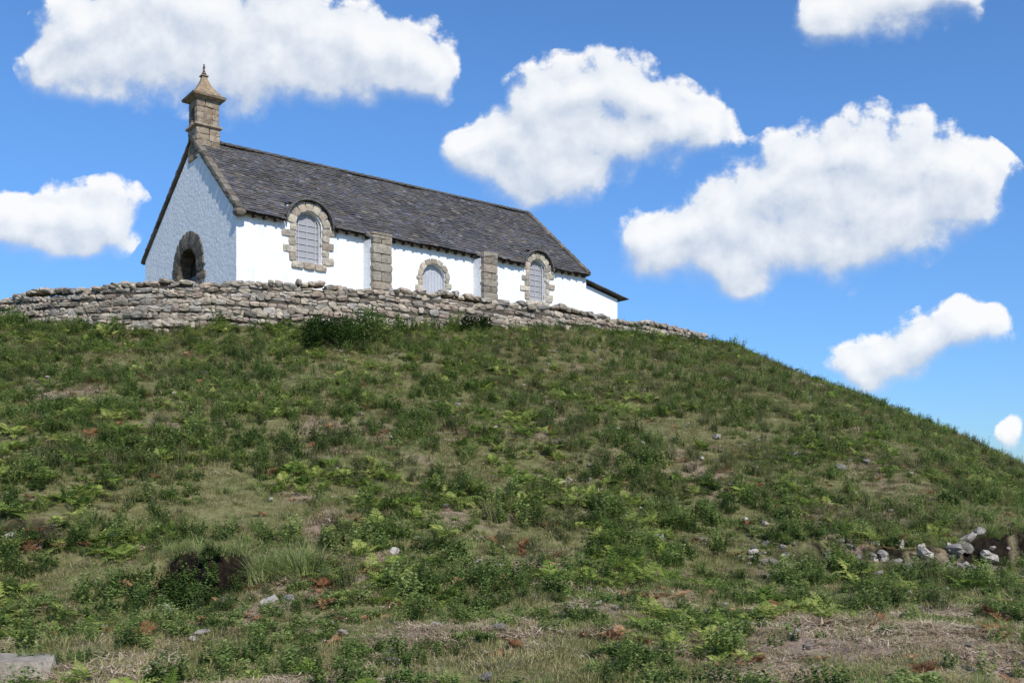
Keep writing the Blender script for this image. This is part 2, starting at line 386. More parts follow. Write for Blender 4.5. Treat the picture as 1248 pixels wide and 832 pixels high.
def slates(ye,ze,yr,zr,x0,x1,south):
    Ls=math.hypot(yr-ye,zr-ze); dy,dz=(yr-ye)/Ls,(zr-ze)/Ls; ny,nz=-dz*(1 if yr>ye else -1),abs(dy)
    ex=.17; r=0; d0=0
    while d0<Ls:
        x=x0-random.uniform(0,.25)
        while x<x1:
            w=random.uniform(.15,.30); xa=max(x,x0); xb=min(x+w*.975,x1)
            if xb-xa>.03:
                sag=.035*math.sin(x*.9+r*.1)*math.sin(d0*1.2)+.02*math.sin(x*2.3+1)
                e=d0+random.uniform(-.02,.02); e2=min(d0+ex*1.5,Ls+.02); l0=.045+random.uniform(-.008,.016)+sag; l1=.012+sag
                t_=.022; zl=ze+dz*e
                if not(south and zl<arch_top((xa+xb)/2)):
                    g_=random.uniform(.09,.155) if random.random()>.07 else random.uniform(.16,.24)
                    k=random.random(); col=(g_*1.05,g_,g_*.97) if k<.5 else ((g_*1.0,g_*.96,g_*1.06) if k<.75 else (g_*1.18,g_*1.0,g_*.84))
                    def pt(x_,d_,l_): return (x_,ye+dy*d_+ny*l_,ze+dz*d_+nz*l_)
                    j=random.uniform(-.008,.008)
                    vs=[pt(xa,e,l0),pt(xb,e+j,l0),pt(xb,e2,l1),pt(xa,e2,l1),pt(xa,e,l0-t_),pt(xb,e+j,l0-t_),pt(xb,e2,l1-t_),pt(xa,e2,l1-t_)]
                    rf.add(vs,[(0,1,2,3),(4,7,6,5),(0,4,5,1),(0,3,7,4),(1,5,6,2)],col)
            x+=w
        d0+=ex; r+=1
sl=(RZ-EV)/AP; slates(-.30,EV-.30*sl,AP,RZ,.12,LEN-.02,True)
sl2=(RZ-EV)/(WD-AP); slates(WD+.3,EV-.3*sl2,AP,RZ,.12,LEN-.02,False)
x=.8
while x<LEN:
    stone(rf,(x+.2,AP,RZ+.05),(.21,0,0),(0,.14,0),(0,0,.06),(.13,.12,.11),.05,.1); x+=.4
rf.obj('roof_slates',[M_slate],chapel)
ev=MB(); x=.15
while x<LEN-.1:
    if arch_top(x)<0: box(ev,x,x+.09,-.26,.0,EV-.34,EV-.22)
    x+=.42
segs=[(.12,WIN[0][0]-1.0),(WIN[0][0]+1.0,WIN[1][0]-.88),(WIN[1][0]+.88,LEN-.05)]
for a_,b_ in segs: box(ev,a_,b_,-.21,-.17,EV-.29,EV-.17); box(ev,a_,b_,-.165,.01,EV-.2,EV-.17)
ev.obj('eaves',[M_dark],chapel)
for i,c in enumerate(WIN):
    cp=MB(); n_=16; ri=c[1]+c[5]+.0
    for k in range(n_):
        a0=math.pi*k/n_; a1=math.pi*(k+.97)/n_; g_=random.uniform(.10,.16)
        y=-.2
        while y<1.3:
            y2=y+.3
            def q(a_,r_,yy): return (c[0]+(ri+r_)*math.cos(a_),yy,c[3]+(c[4]-c[3]+c[5]+r_)*math.sin(a_))
            j=random.uniform(0,.02)
            vs=[q(a0,.07+j,y),q(a1,.07+j,y),q(a1,.05,y2),q(a0,.05,y2),q(a0,.025,y),q(a1,.025,y),q(a1,.02,y2),q(a0,.02,y2)]
            cp.add(vs,[(0,1,2,3),(7,6,5,4),(0,4,5,1),(3,2,6,7),(0,3,7,4),(1,5,6,2)],(g_*1.06,g_,g_*.95)); y=y2-.03
    cp.obj('dormer_roof_%d'%(i+1),[M_slate],chapel)
ar=MB(); x=LEN+.02
while x<LEN+2.5:
    y=-.05
    while y<6.1:
        w=random.uniform(.2,.35); g_=random.uniform(.07,.15)
        z0_=3.36-(x-LEN)*.215+.06; z1_=z0_-.27*.215-.03
        vs=[(x,y,z0_),(x,y+w*.97,z0_),(x+.3,y+w*.97,z1_+.03),(x+.3,y,z1_+.03)]
        vs+= [(a_,b_,c_-.03) for a_,b_,c_ in vs]
        ar.add(vs,[(0,3,2,1),(4,5,6,7),(0,4,7,3),(3,7,6,2),(0,1,5,4),(1,2,6,5)],(g_*1.1,g_,g_*.95)); y+=w
    x+=.22
ar.obj('annex_roof',[M_slate],chapel)
for i,c in enumerate(WIN):
    v,f=prism(arch_prof(c[0],c[1]-.01,c[2],c[3],c[4]-.01),.2,.23,'y')
    mesh_obj('window_glass_%d'%(i+1),v,f,[M_glass],parent=chapel)
    fr=MB()
    for q in(-.33,0,.33):
        box(fr,c[0]+q*c[1]*2-.014,c[0]+q*c[1]*2+.014,.165,.198,c[2],c[3]+(c[4]-c[3])*(.97 if q==0 else .7))
    z=c[2]+.22
    while z<c[3]+.1: box(fr,c[0]-c[1]+.01,c[0]+c[1]-.01,.17,.194,z,z+.022); z+=.24
    n_=14
    for k in range(n_):
        a0=math.pi*k/n_;a1=math.pi*(k+1)/n_
        def q2(a_,r_,yy): return (c[0]+(c[1]-.005-r_)*math.cos(a_),yy,c[3]+(c[4]-c[3]-.005-r_)*math.sin(a_))
        fr.add([q2(a0,0,.12),q2(a1,0,.12),q2(a1,.06,.12),q2(a0,.06,.12),q2(a0,0,.198),q2(a1,0,.198),q2(a1,.06,.198),q2(a0,.06,.198)],[(0,1,2,3),(0,4,5,1),(3,2,6,7)])
    for sg in(-1,1):
        xa=c[0]+sg*(c[1]-.005);xb=c[0]+sg*(c[1]-.065); box(fr,min(xa,xb),max(xa,xb),.12,.198,c[2],c[3])
    fr.obj('window_frame_%d'%(i+1),[M_frame],chapel)
v,f=prism(arch_prof(DOOR[0],DOOR[1]-.01,0,DOOR[3],DOOR[4]-.01),.18,.22,'y'); mesh_obj('side_door',v,f,[M_door],parent=chapel)
dd=MB()
for q in range(-3,4): box(dd,DOOR[0]+q*.15-.008,DOOR[0]+q*.15+.008,.165,.178,0,2.75-abs(q)*.08,m=0)
dd.obj('door_battens',[M_frame],chapel)
v,f=prism(arch_prof(PC,PH-.01,0,2.3,3.29),.5,.55,'x'); mesh_obj('portal_tympanum',v,f,[M_dark],parent=chapel)
pd=MB()
for q in range(7):
    y0=PC-1.05+q*.3; box(pd,.44,.49,y0+.005,y0+.295,0,2.25)
pd.obj('portal_door',[M_pdoor],chapel)
pl=MB()
n_=14
z=-.2
while z<2.3:
    for sg in(-1,1):
        v_=random.uniform(.08,.18); stone(pl,(.2,PC+sg*(PH-.06),z+.14),(.28,0,0),(0,.09,0),(0,0,.14),(v_,v_*.88,v_*.76),.05,.05)
    z+=.28
for k in range(n_):
    a_=math.pi*(k+.5)/n_; v_=random.uniform(.08,.18)
    stone(pl,(.2,PC+(PH-.06)*math.cos(a_),2.3+(1.0-.06)*math.sin(a_)),(.28,0,0),(0,.09*math.cos(a_),.09*math.sin(a_)),(0,-.135*math.sin(a_),.135*math.cos(a_)),(v_,v_*.88,v_*.76),.04,.04)
pl.obj('portal_lining',[M_stone],chapel)
# belfry
bf=MB(); CX,CY=.42,AP; B0=7.0
def course(z0,z1,hw,n_,cols=(.55,1.0)):
    h=(z1-z0)/n_
    for i in range(n_):
        zc=z0+h*(i+.5)
        for (dx,dy) in((0,-1),(1,0),(0,1),(-1,0)):
            m_=random.uniform(-.25,.25)*hw
            for (a_,b_) in((-hw,m_),(m_,hw)):
                mid=(a_+b_)/2;ln_=(b_-a_)/2*.985
                v_=random.uniform(*cols); col=(v_,v_*.95,v_*.88)
                if dx==0: stone(bf,(CX+mid,CY+dy*(hw-.1),zc),(ln_,0,0),(0,.1,0),(0,0,h*.49),col,.06,.04)
                else: stone(bf,(CX+dx*(hw-.1),CY+mid,zc),(.1,0,0),(0,ln_,0),(0,0,h*.49),col,.06,.04)
def slab(z0,z1,h0,h1,col=(.8,.76,.72)):
    vs=[(CX+a_*h0,CY+b_*h0,z0) for a_,b_ in((-1,-1),(1,-1),(1,1),(-1,1))]+[(CX+a_*h1,CY+b_*h1,z1) for a_,b_ in((-1,-1),(1,-1),(1,1),(-1,1))]
    bf.add(vs,[(3,2,1,0),(4,5,6,7)]+[(i,(i+1)%4,(i+1)%4+4,i+4) for i in range(4)],col)
course(B0-.5,B0+.72,.47,5)
slab(B0+.72,B0+.78,.48,.55);slab(B0+.78,B0+.86,.55,.53)
slab(B0-.5,B0+.8,.36,.36)
for a_ in(-1,1):
    for b_ in(-1,1):
        for i in range(4):
            z0=B0+.86+i*.22; v_=random.uniform(.6,1)
            stone(bf,(CX+a_*.31,CY+b_*.31,z0+.11),(.135,0,0),(0,.135,0),(0,0,.108),(v_,v_*.95,v_*.9),.05,.04)
course(B0+1.55,B0+1.82,.445,1)
box(bf,CX-.2,CX+.2,CY-.40,CY-.3,B0+.86,B0+1.6,(.7,.65,.6)); box(bf,CX-.2,CX+.2,CY+.3,CY+.40,B0+.86,B0+1.6,(.7,.65,.6))
box(bf,CX+.25,CX+.38,CY-.2,CY+.2,B0+.86,B0+1.6,(.4,.36,.32))
slab(B0+1.82,B0+1.90,.46,.60);slab(B0+1.90,B0+1.99,.64,.66,(.6,.56,.52))
pr_=[(1.99,.62),(2.10,.50),(2.25,.37),(2.42,.26),(2.60,.17),(2.76,.11),(2.86,.09)]
for (z0,h0),(z1,h1) in zip(pr_[:-1],pr_[1:]): slab(B0+z0,B0+z1,h0,h1,(.85,.74,.60))
slab(B0+2.86,B0+2.90,.14,.14)
for z_,r_ in((2.97,.10),(3.08,.055)): stone(bf,(CX,CY,B0+z_),(r_,0,0),(0,r_,0),(0,0,r_),(.6,.5,.4),.05,.3)
box(bf,CX-.022,CX+.022,CY-.022,CY+.022,B0+3.05,B0+3.35,(.3,.27,.25)); box(bf,CX-.02,CX+.02,CY-.09,CY+.09,B0+3.2,B0+3.24,(.3,.27,.25))
bf.obj('belfry',[M_belf],chapel)
bl=MB(); n_=12; prb=[(0,.05),(.03,.1),(.15,.12),(.25,.15),(.3,.19)]
rings=[[(CX+r_*math.cos(2*math.pi*k/n_),CY+r_*math.sin(2*math.pi*k/n_),B0+1.5-z_) for k in range(n_)] for z_,r_ in prb]
vs=[p for r in rings for p in r]; bl.add(vs,[(j*n_+k,j*n_+(k+1)%n_,(j+1)*n_+(k+1)%n_,(j+1)*n_+k) for j in range(len(prb)-1) for k in range(n_)])
bl.obj('bell',[M_dark],chapel)

# ------------------------------------------------------------------ vegetation sources
def src(name,mb_,mat,smooth=False): return mb_.obj(name,[mat],parent=False,smooth=smooth)
def blade(mb_,x,y,h,w,lean,az,seg=3,z0=-.02):
    dx,dy=math.cos(az),math.sin(az); pxx,pyy=-dy,dx
    tw=random.uniform(-.6,.6); qx,qy=pxx*math.cos(tw)+dx*math.sin(tw),pyy*math.cos(tw)+dy*math.sin(tw)
    vs=[]
    for i in range(seg+1):
        f=i/seg; off=lean*f*f*h; zz=z0+h*(f-.35*lean*f*f); ww=w*(1-f*.95)*.5
        if i<seg: vs+= [(x+dx*off-qx*ww,y+dy*off-qy*ww,zz),(x+dx*off+qx*ww,y+dy*off+qy*ww,zz)]
        else: vs.append((x+dx*off,y+dy*off,zz))
    fs=[(2*i,2*i+1,2*i+3,2*i+2) for i in range(seg-1)]+[(2*seg-2,2*seg-1,2*seg)]
    mb_.add(vs,fs)
def tuft(n_,R,h0,h1,w,lean0,lean1):
    m_=MB()
    for _ in range(n_):
        r_=R*math.sqrt(random.random());a_=random.uniform(0,6.283)
        blade(m_,r_*math.cos(a_),r_*math.sin(a_),random.uniform(h0,h1),w*random.uniform(.7,1.3),random.uniform(lean0,lean1),a_+random.uniform(-1.3,1.3))
    return m_
def leafq(mb_,p,dirv,up,ln,w):
    d=Vector(dirv).normalized(); s_=d.cross(Vector(up))
    if s_.length<1e-3: s_=Vector((1,0,0))
    s_.normalize(); p=Vector(p)
    mid=p+d*ln*.5+s_.cross(d)*(ln*.08)
    mb_.add([tuple(p),tuple(mid+s_*w*.5),tuple(p+d*ln),tuple(mid-s_*w*.5)],[(0,1,2,3)])
def frond(mb_,az,Ln,el,droop,base=(0,0,0),wid=.35):
    n_=11; p=Vector(base); e=el
    for i in range(n_):
        f=i/(n_-1); d=Vector((math.cos(az)*math.cos(e),math.sin(az)*math.cos(e),math.sin(e)))
        q=p+d*(Ln/n_); sd=Vector((-math.sin(az),math.cos(az),0))
        w_=.006; mb_.add([tuple(p-sd*w_),tuple(p+sd*w_),tuple(q+sd*w_),tuple(q-sd*w_)],[(0,1,2,3)])
        if i>1:
            l_=Ln*wid*(1-f)**.7*1.1+.02
            for sg in(-1,1):
                dr=sd*sg+d*.5+Vector((0,0,random.uniform(-.25,.1)))
                leafq(mb_,q,dr,sd.cross(d)*-1,l_,l_*.33)
        p=q; e-=droop/n_
def fern(nf,Ln):
    m_=MB()
    for k in range(nf): frond(m_,6.283*k/nf+random.uniform(-.4,.4),Ln*random.uniform(.6,1.1),random.uniform(.7,1.35),random.uniform(.8,1.9))
    return m_
def weed(nst,H,leaf,lw=.5,dens=9):
    m_=MB()
    for k in range(nst):
        a_=random.uniform(0,6.283); ln_=random.uniform(0,.5); h=H*random.uniform(.5,1.1); bx,by=random.uniform(-.08,.08),random.uniform(-.08,.08)
        for i in range(dens):
            f=(i+.6)/dens; p=Vector((bx+math.cos(a_)*ln_*h*f,by+math.sin(a_)*ln_*h*f,h*f))
            for q in range(2):
                b_=random.uniform(0,6.283); leafq(m_,p,(math.cos(b_),math.sin(b_),random.uniform(-.1,.8)),(0,0,1),leaf*random.uniform(.6,1.2)*(1.15-.5*f),leaf*lw)
        e=Vector((bx+math.cos(a_)*ln_*h,by+math.sin(a_)*ln_*h,h)); m_.add([(bx-.004,by,0),(bx+.004,by,0),tuple(e)],[(0,1,2)])
    return m_
def litter(n_,R):
    m_=MB()
    for _ in range(n_):
        r_=R*math.sqrt(random.random());a_=random.uniform(0,6.283);b_=random.uniform(0,6.283);l_=random.uniform(.05,.16);w_=random.uniform(.003,.008)
        x,y,z=r_*math.cos(a_),r_*math.sin(a_),random.uniform(.0,.035); dx,dy=math.cos(b_)*l_/2,math.sin(b_)*l_/2; tz=random.uniform(-.015,.03)
        m_.add([(x-dx-dy*w_/l_*2,y-dy+dx*w_/l_*2,z),(x-dx+dy*w_/l_*2,y-dy-dx*w_/l_*2,z),(x+dx,y+dy,z+tz)],[(0,1,2)])
    return m_
MG=leaf_mat('grass_blade',(.15,.155,.05),(.30,.295,.115),(.52,.44,.23),.4,.45)
MGt=leaf_mat('tall_grass_blade',(.12,.17,.045),(.25,.31,.095),(.43,.42,.19),.4,.5)
MD=leaf_mat('dry_grass_blade',(.28,.20,.125),(.48,.37,.25),(.64,.52,.38),.2,.8)
MW=leaf_mat('weed_leaf',(.08,.125,.035),(.18,.255,.07),(.34,.39,.13),.4,.6)
MF=leaf_mat('fern_leaf',(.12,.18,.035),(.25,.32,.065),(.41,.43,.13),.4,.6)
MB_=leaf_mat('dead_fern_leaf',(.17,.08,.04),(.30,.15,.075),(.46,.28,.15),.2,.9)
MH=leaf_mat('heath_leaf',(.065,.085,.032),(.15,.175,.065),(.28,.265,.12),.3,.6)
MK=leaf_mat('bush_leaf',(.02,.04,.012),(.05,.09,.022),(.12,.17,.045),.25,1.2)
S_g=[src('g%d'%i,tuft(38,.14,.03,.13,.008,.2,1.3),MG) for i in range(4)]
S_t=[src('t%d'%i,tuft(55,.11,.16,.42,.010,.2,1.1),MGt) for i in range(3)]
S_d=[src('d%d'%i,tuft(34,.15,.03,.12,.006,.3,1.6),MD) for i in range(3)]+[src('l%d'%i,litter(60,.2),MD) for i in range(2)]
S_w=[src('w%d'%i,weed(9,.32,.065),MW) for i in range(4)]
S_f=[src('f%d'%i,fern(6,.45),MF) for i in range(3)]
S_b=[src('b%d'%i,fern(5,.34),MB_) for i in range(3)]
S_h=[src('h%d'%i,weed(14,.28,.032,.4,11),MH) for i in range(3)]
S_c=[src('c%d'%i,weed(16,.10,.035,.8,4),MW) for i in range(3)]
S_k=[src('k%d'%i,weed(14,.34,.060,.5,9),MK) for i in range(3)]
rk=[]
for i in range(6):
    m_=MB(); v_=[.36,.46,.26,.56,.19,.40][i]; stone(m_,(0,0,.2),(1,0,0),(.1,.7,0),(0,.1,.5),(v_,v_*.93,v_*.85),.24,.2); rk.append(src('r%d'%i,m_,M_rock))

def scatter(name,X,Y,scl,sources,tilt=.15,zoff=0,zs=None):
    n_=len(X); Z=terr(X,Y)+zoff
    if zs is not None: Z=zs
    me=bpy.data.meshes.new(name); me.vertices.add(n_); me.vertices.foreach_set('co',np.stack([X,Y,Z],-1).astype(np.float32).ravel())
    a=me.attributes.new('rot','FLOAT_VECTOR','POINT'); R=np.stack([rng.uniform(-tilt,tilt,n_),rng.uniform(-tilt,tilt,n_),rng.uniform(0,6.283,n_)],-1); a.data.foreach_set('vector',R.astype(np.float32).ravel())
    a=me.attributes.new('scl','FLOAT','POINT'); a.data.foreach_set('value',np.asarray(scl,np.float32))
    a=me.attributes.new('idx','INT','POINT'); a.data.foreach_set('value',rng.integers(0,len(sources),n_).astype(np.int32))
    ob=bpy.data.objects.new(name,me); sc.collection.objects.link(ob)
    t=bpy.data.node_groups.new(name+'_gn','GeometryNodeTree'); t.interface.new_socket('Geometry',in_out='INPUT',socket_type='NodeSocketGeometry'); t.interface.new_socket('Geometry',in_out='OUTPUT',socket_type='NodeSocketGeometry')
    gi=t.nodes.new('NodeGroupInput');go=t.nodes.new('NodeGroupOutput');jn=t.nodes.new('GeometryNodeJoinGeometry')
    def na(nm,ty):
        q=t.nodes.new('GeometryNodeInputNamedAttribute');q.data_type=ty;q.inputs[0].default_value=nm;return q.outputs[0]
    ro=na('rot','FLOAT_VECTOR');so=na('scl','FLOAT');io=na('idx','INT')
    e2r=t.nodes.new('FunctionNodeEulerToRotation'); t.links.new(ro,e2r.inputs[0])
    for k,s_ in enumerate(sources):
        oi=t.nodes.new('GeometryNodeObjectInfo');oi.inputs['Object'].default_value=s_; oi.inputs['As Instance'].default_value=True
        cm=t.nodes.new('FunctionNodeCompare');cm.data_type='INT';cm.operation='EQUAL';cm.inputs[3].default_value=k;t.links.new(io,cm.inputs[2])
        ip=t.nodes.new('GeometryNodeInstanceOnPoints');t.links.new(gi.outputs[0],ip.inputs['Points']);t.links.new(cm.outputs[0],ip.inputs['Selection'])
        t.links.new(oi.outputs['Geometry'],ip.inputs['Instance']);t.links.new(e2r.outputs[0],ip.inputs['Rotation']);t.links.new(so,ip.inputs['Scale']);t.links.new(ip.outputs[0],jn.inputs[0])
    t.links.new(jn.outputs[0],go.inputs[0])
    md=ob.modifiers.new('scatter','NODES');md.node_group=t
    return ob
def sample(n_,p=1.0,y0=5.5,y1=52):
    k=2-p; u=rng.random(n_); Y=(y0**k+u*(y1**k-y0**k))**(1/k)
    X=rng.uniform(-1,1,n_)*(.60*Y+2.0)
    d,nx=sdist(X,Y); keep=d>.05
    return X[keep],Y[keep],d[keep]
X,Y,d=sample(72000,.8); dr=dryf(X,Y); pt_=pitm(X,Y); R1=rng.random(len(X))
g=(rng.random(len(X))>dr*.8)&(R1>pt_*1.6)
sz=(.55+.9*fbm(X/1.1,Y/1.1,5,3))*rng.uniform(.7,1.3,len(X))*(1+np.maximum(Y-15,0)*.016)
scatter('grass',X[g],Y[g],sz[g],S_g)
g2=(rng.random(len(X))<np.clip(dr*1.1+.20,0,1)*.75)&(pt_<.3)
scatter('dry_grass',X[g2]+.05,Y[g2],sz[g2]*.95,S_d)
X,Y,d=sample(6500,.8); q=fbm(X/1.1+8,Y/1.1,4,3)
g=(q>.53)&(pitm(X,Y)<.3)&(rng.random(len(X))>sstep(2,8,X)*sstep(16,11,Y)*.75)&(rng.random(len(X))>dryf(X,Y)*.8)
scatter('tall_grass',X[g],Y[g],rng.uniform(.4,1.0,g.sum())*np.where(Y[g]<13,.6,1),S_t,.25)
X,Y,d=sample(24000,.6); q=fbm(X/1.0+50,Y/1.0,2,4)
up=sstep(2,-6,X)*.05+sstep(13,18,Y)*.035-sstep(3,9,X)*sstep(17,12,Y)*.09
g=(q+up>.565)&(pitm(X,Y)<.3)&(rng.random(len(X))>dryf(X,Y)*.75)
scatter('weeds',X[g],Y[g],rng.uniform(.4,1.25,g.sum())*np.where(Y[g]<12,.75,1),S_w,.2)
X,Y,d=sample(20000,.9,y1=30); q=fbm(X/1.2+70,Y/1.2,1,3); g=(q>.53)&(pitm(X,Y)<.3)&(rng.random(len(X))>dryf(X,Y)*.9)
scatter('clover',X[g],Y[g],rng.uniform(.5,1.2,g.sum()),S_c,.2)
X,Y,d=sample(7500,.6,y0=7); q=fbm(X/1.8+20,Y/1.8+60,0,3)
g=(q+.06*sstep(3,-4,X)-.06*sstep(3,9,X)*sstep(17,12,Y)>.55)&(pitm(X,Y)<.3)
scatter('ferns',X[g],Y[g],rng.uniform(.4,1.0,g.sum())*np.where(Y[g]<12,.7,1),S_f,.2)
X,Y,d=sample(3200,.7,y0=7,y1=40); q=fbm(X/.9+90,Y/.9+60,3,3); g=(q>.55)
exx=np.array([-7.9,-7.5,-7.0,-6.6,-7.2,-5.2,-5.1,-2.4,-1.9,-7.7,.6,.75,-.1,-6.2,-8.1,-4.0,-3.7,-8.3,-6.9,-4.7,-3.9]);exy=np.array([14.5,14.6,14.5,14.4,14.9,13.2,13.0,12.6,13.1,14.2,16.6,16.7,15.3,14.4,14.2,12.4,12.45,14.3,14.1,12.8,12.9])
scatter('dead_ferns',np.concatenate([X[g],exx]),np.concatenate([Y[g],exy]),np.concatenate([rng.uniform(.25,.7,g.sum()),rng.uniform(.5,.9,len(exx))]),S_b,.3)
X,Y,d=sample(18000,.3,y0=12); q=fbm(X/1.3+33,Y/1.3+12,5,4)
g=(q+.07*sstep(-3,6,X)+.03*sstep(20,34,Y)-.05*sstep(17,12,Y)>.555)&(pitm(X,Y)<.3)
scatter('heather',X[g],Y[g],rng.uniform(.5,1.35,g.sum()),S_h,.2)
bx=[];by=[];bs=[]
for s_ in np.arange(cum[-1]*.1,cum[-1]+6,.12):
    if s_<cum[-1]: p,tt=along(s_)
    else:
        p,tt=along(cum[-1]); p=p+Vector((.47,.88,0))*(s_-cum[-1])
    nn=Vector((tt.y,-tt.x,0))
    for _ in range(2):
        o_=.25+abs(random.gauss(0,.7)); bx.append(p.x+nn.x*o_);by.append(p.y+nn.y*o_);bs.append(random.uniform(.5,1.7)*(1.15 if random.random()<.5 else .7))
bx=np.array(bx);by=np.array(by);bs=np.array(bs); w_=rng.random(len(bx))
q=fbm(bx/1.2,by/1.2,3,3)
k1=(w_<.42);k2=(w_>=.42)&(w_<.6);k3=w_>=.6
scatter('wall_foot_weeds',bx[k1],by[k1],bs[k1]*(.1+1.7*q[k1]),S_w,.2); scatter('wall_foot_ferns',bx[k2],by[k2],bs[k2]*.8*(.1+1.7*q[k2]),S_f,.2); scatter('wall_foot_grass',bx[k3],by[k3],bs[k3]*.75*(.1+1.6*q[k3]),S_t,.2)
tx=np.array([1.0,1.4,1.9,2.3,2.9,3.6,4.3,5.2,6.0,6.8,.5]);ty=np.interp(tx,[a[0] for a in WALL],[a[1] for a in WALL])+.55
scatter('wall_top_weeds',tx,ty,rng.uniform(.9,1.5,len(tx)),S_h,.2,zs=terr(tx,ty)+.12)
# tussock
a_=rng.uniform(0,6.283,44);r_=np.sqrt(rng.random(44))*.42
scatter('grass_tussock',-3.0+r_*np.cos(a_)*1.2,13.45+r_*np.sin(a_)*.6,rng.uniform(1.0,1.6,44),S_t,.45)
hx=np.concatenate([rng.uniform(-5.1,-3.3,26),rng.uniform(7.5,12,40)])
hy=np.where(hx<0,bedge(hx,-4.2,13.35),ybank(hx))+rng.uniform(.08,.25,len(hx))
scatter('hollow_edge_grass',hx,hy,rng.uniform(.4,.95,len(hx)),S_t,.6)
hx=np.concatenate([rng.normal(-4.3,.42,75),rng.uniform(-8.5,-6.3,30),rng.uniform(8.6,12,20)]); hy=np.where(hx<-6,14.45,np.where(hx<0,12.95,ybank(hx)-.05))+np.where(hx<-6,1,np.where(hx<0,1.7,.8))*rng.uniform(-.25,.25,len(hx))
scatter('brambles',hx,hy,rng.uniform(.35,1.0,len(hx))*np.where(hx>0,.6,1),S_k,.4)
X,Y,d=sample(520,.7,y0=8,y1=42); g=rng.random(len(X))<(.35+.65*sstep(-6,3,X)); X=X[g];Y=Y[g]
scatter('loose_stones',X,Y,rng.uniform(.02,.055,len(X))*(1+.025*Y),rk,.4,.03)
bx_=[];by_=[];bs_=[]
for _ in range(95):
    x=random.uniform(3.9,8.6) if random.random()<.6 else random.choice([4.1,5.9,7.4,8.2,8.5])+random.gauss(0,.25)
    bx_.append(x);by_.append(float(ybank(x))+random.gauss(-.1,.22));bs_.append(random.choice([.05,.06,.08,.10,.13])*random.uniform(.8,1.2)*(1.25 if x>7.2 else 1))
for (x,y,s_) in((-4.35,12.45,.15),(-3.95,12.55,.12),(-3.6,12.4,.09),(-4.9,12.7,.10),(-3.0,12.1,.12),(-2.75,12.15,.10),(-4.6,13.0,.13),(-7.4,14.4,.13),(-6.9,14.3,.11),(-7.9,14.4,.16),(-1.75,14.6,.10),(2.5,16.8,.12),(-3.2,10.2,.11),(-1.5,15.4,.08),(7.5,22.5,.16),(8.3,23,.15),(6.6,23,.12),(5.0,24,.14),(10,24,.15),(8.5,17.6,.2),(8.65,17.4,.14),(8.3,17.3,.12)):
    bx_.append(x);by_.append(y);bs_.append(s_)
scatter('bank_stones',np.array(bx_),np.array(by_),np.array(bs_),rk,.6,.02)
m_=MB(); z_=th(-4.1,8.45)
stone(m_,(-4.45,8.30,z_+.0),(.62,.05,0),(-.03,.28,0),(0,0,.13),(.42,.375,.31),.08,.07); m_.obj('stone_block',[M_rock])
def bush(name,cx,cy,R,H,nl,mat):
    m_=MB(); z0=th(cx,cy)
    cl=[(cx+random.uniform(-R,R)*.8,cy+random.uniform(-.4,.4)*R,z0+H*random.uniform(.15,.75),random.uniform(.2,.4)*H) for _ in range(15)]
    for c in cl:
        p0=Vector((cx+random.uniform(-.1,.1),cy,z0-.05));p1=Vector(c[:3]); m_.add([tuple(p0+Vector((.015,0,0))),tuple(p0-Vector((.015,0,0))),tuple(p0+Vector((0,.015,0))),tuple(p1)],[(0,1,3),(1,2,3),(2,0,3)],m=1)
        for _ in range(nl//15):
            v=Vector((random.gauss(0,1),random.gauss(0,1),random.gauss(0,1))).normalized()*c[3]*random.uniform(.45,1.25)
            d=(v.normalized()+Vector((random.uniform(-1,1),random.uniform(-1,1),random.uniform(-.6,1)))).normalized()
            leafq(m_,p1+v,d,(random.random(),random.random(),1),random.uniform(.06,.13),.045)
    m_.obj(name,[mat,M_dark])
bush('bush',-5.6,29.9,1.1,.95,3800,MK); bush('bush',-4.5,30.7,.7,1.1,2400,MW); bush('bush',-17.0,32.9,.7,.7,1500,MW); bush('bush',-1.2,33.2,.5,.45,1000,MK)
m_=MB()
for (x,y,h) in((18.3,44,.7),(18.7,44.2,.5),(21.3,44.5,.55),(22.6,45,.9),(22.9,45,.5),(23.6,45.5,.5),(20.5,44,.4),(17,43.5,.4),(24.2,45.3,.6)):
    z=th(x,y)
    for k in range(3):
        a_=random.uniform(0,6.28); dx=random.uniform(0,.12)
        e=Vector((x+math.cos(a_)*dx,y+math.sin(a_)*dx,z+h*random.uniform(.6,1)))
        m_.add([(x-.012,y,z-.05),(x+.012,y,z-.05),tuple(e+Vector((.006,0,0))),tuple(e-Vector((.006,0,0)))],[(0,1,2,3)])
        for _ in range(16):
            leafq(m_,e+Vector((random.uniform(-.04,.04),random.uniform(-.04,.04),-random.uniform(0,.25)*h)),(random.uniform(-1,1),random.uniform(-1,1),random.uniform(0,1)),(0,0,1),.08,.03)
m_.obj('skyline_stalks',[MK])

# ------------------------------------------------------------------ light
SD=Vector((.43,-.903,0)).normalized(); EL=math.radians(43)
sdv=Vector((SD.x*math.cos(EL),SD.y*math.cos(EL),math.sin(EL)))
sun=bpy.data.lights.new('sun','SUN'); sun.energy=4.6; sun.angle=math.radians(.5); sun.color=(1,.955,.88)
so=bpy.data.objects.new('sun',sun); so.rotation_euler=sdv.to_track_quat('Z','Y').to_euler(); so.location=(20,-20,40); sc.collection.objects.link(so)
w=bpy.data.worlds.new('World'); sc.world=w; w.use_nodes=True; t=w.node_tree; t.nodes.clear(); l=t.links
wo=N(t,'ShaderNodeOutputWorld');bg=N(t,'ShaderNodeBackground');STR=.12;bg.inputs[1].default_value=STR;l.new(bg.outputs[0],wo.inputs[0])
sky=N(t,'ShaderNodeTexSky',sky_type='NISHITA',sun_disc=False);sky.sun_elevation=EL;sky.sun_rotation=math.atan2(SD.x,SD.y);sky.air_density=1.0;sky.dust_density=.3;sky.ozone_density=2.0
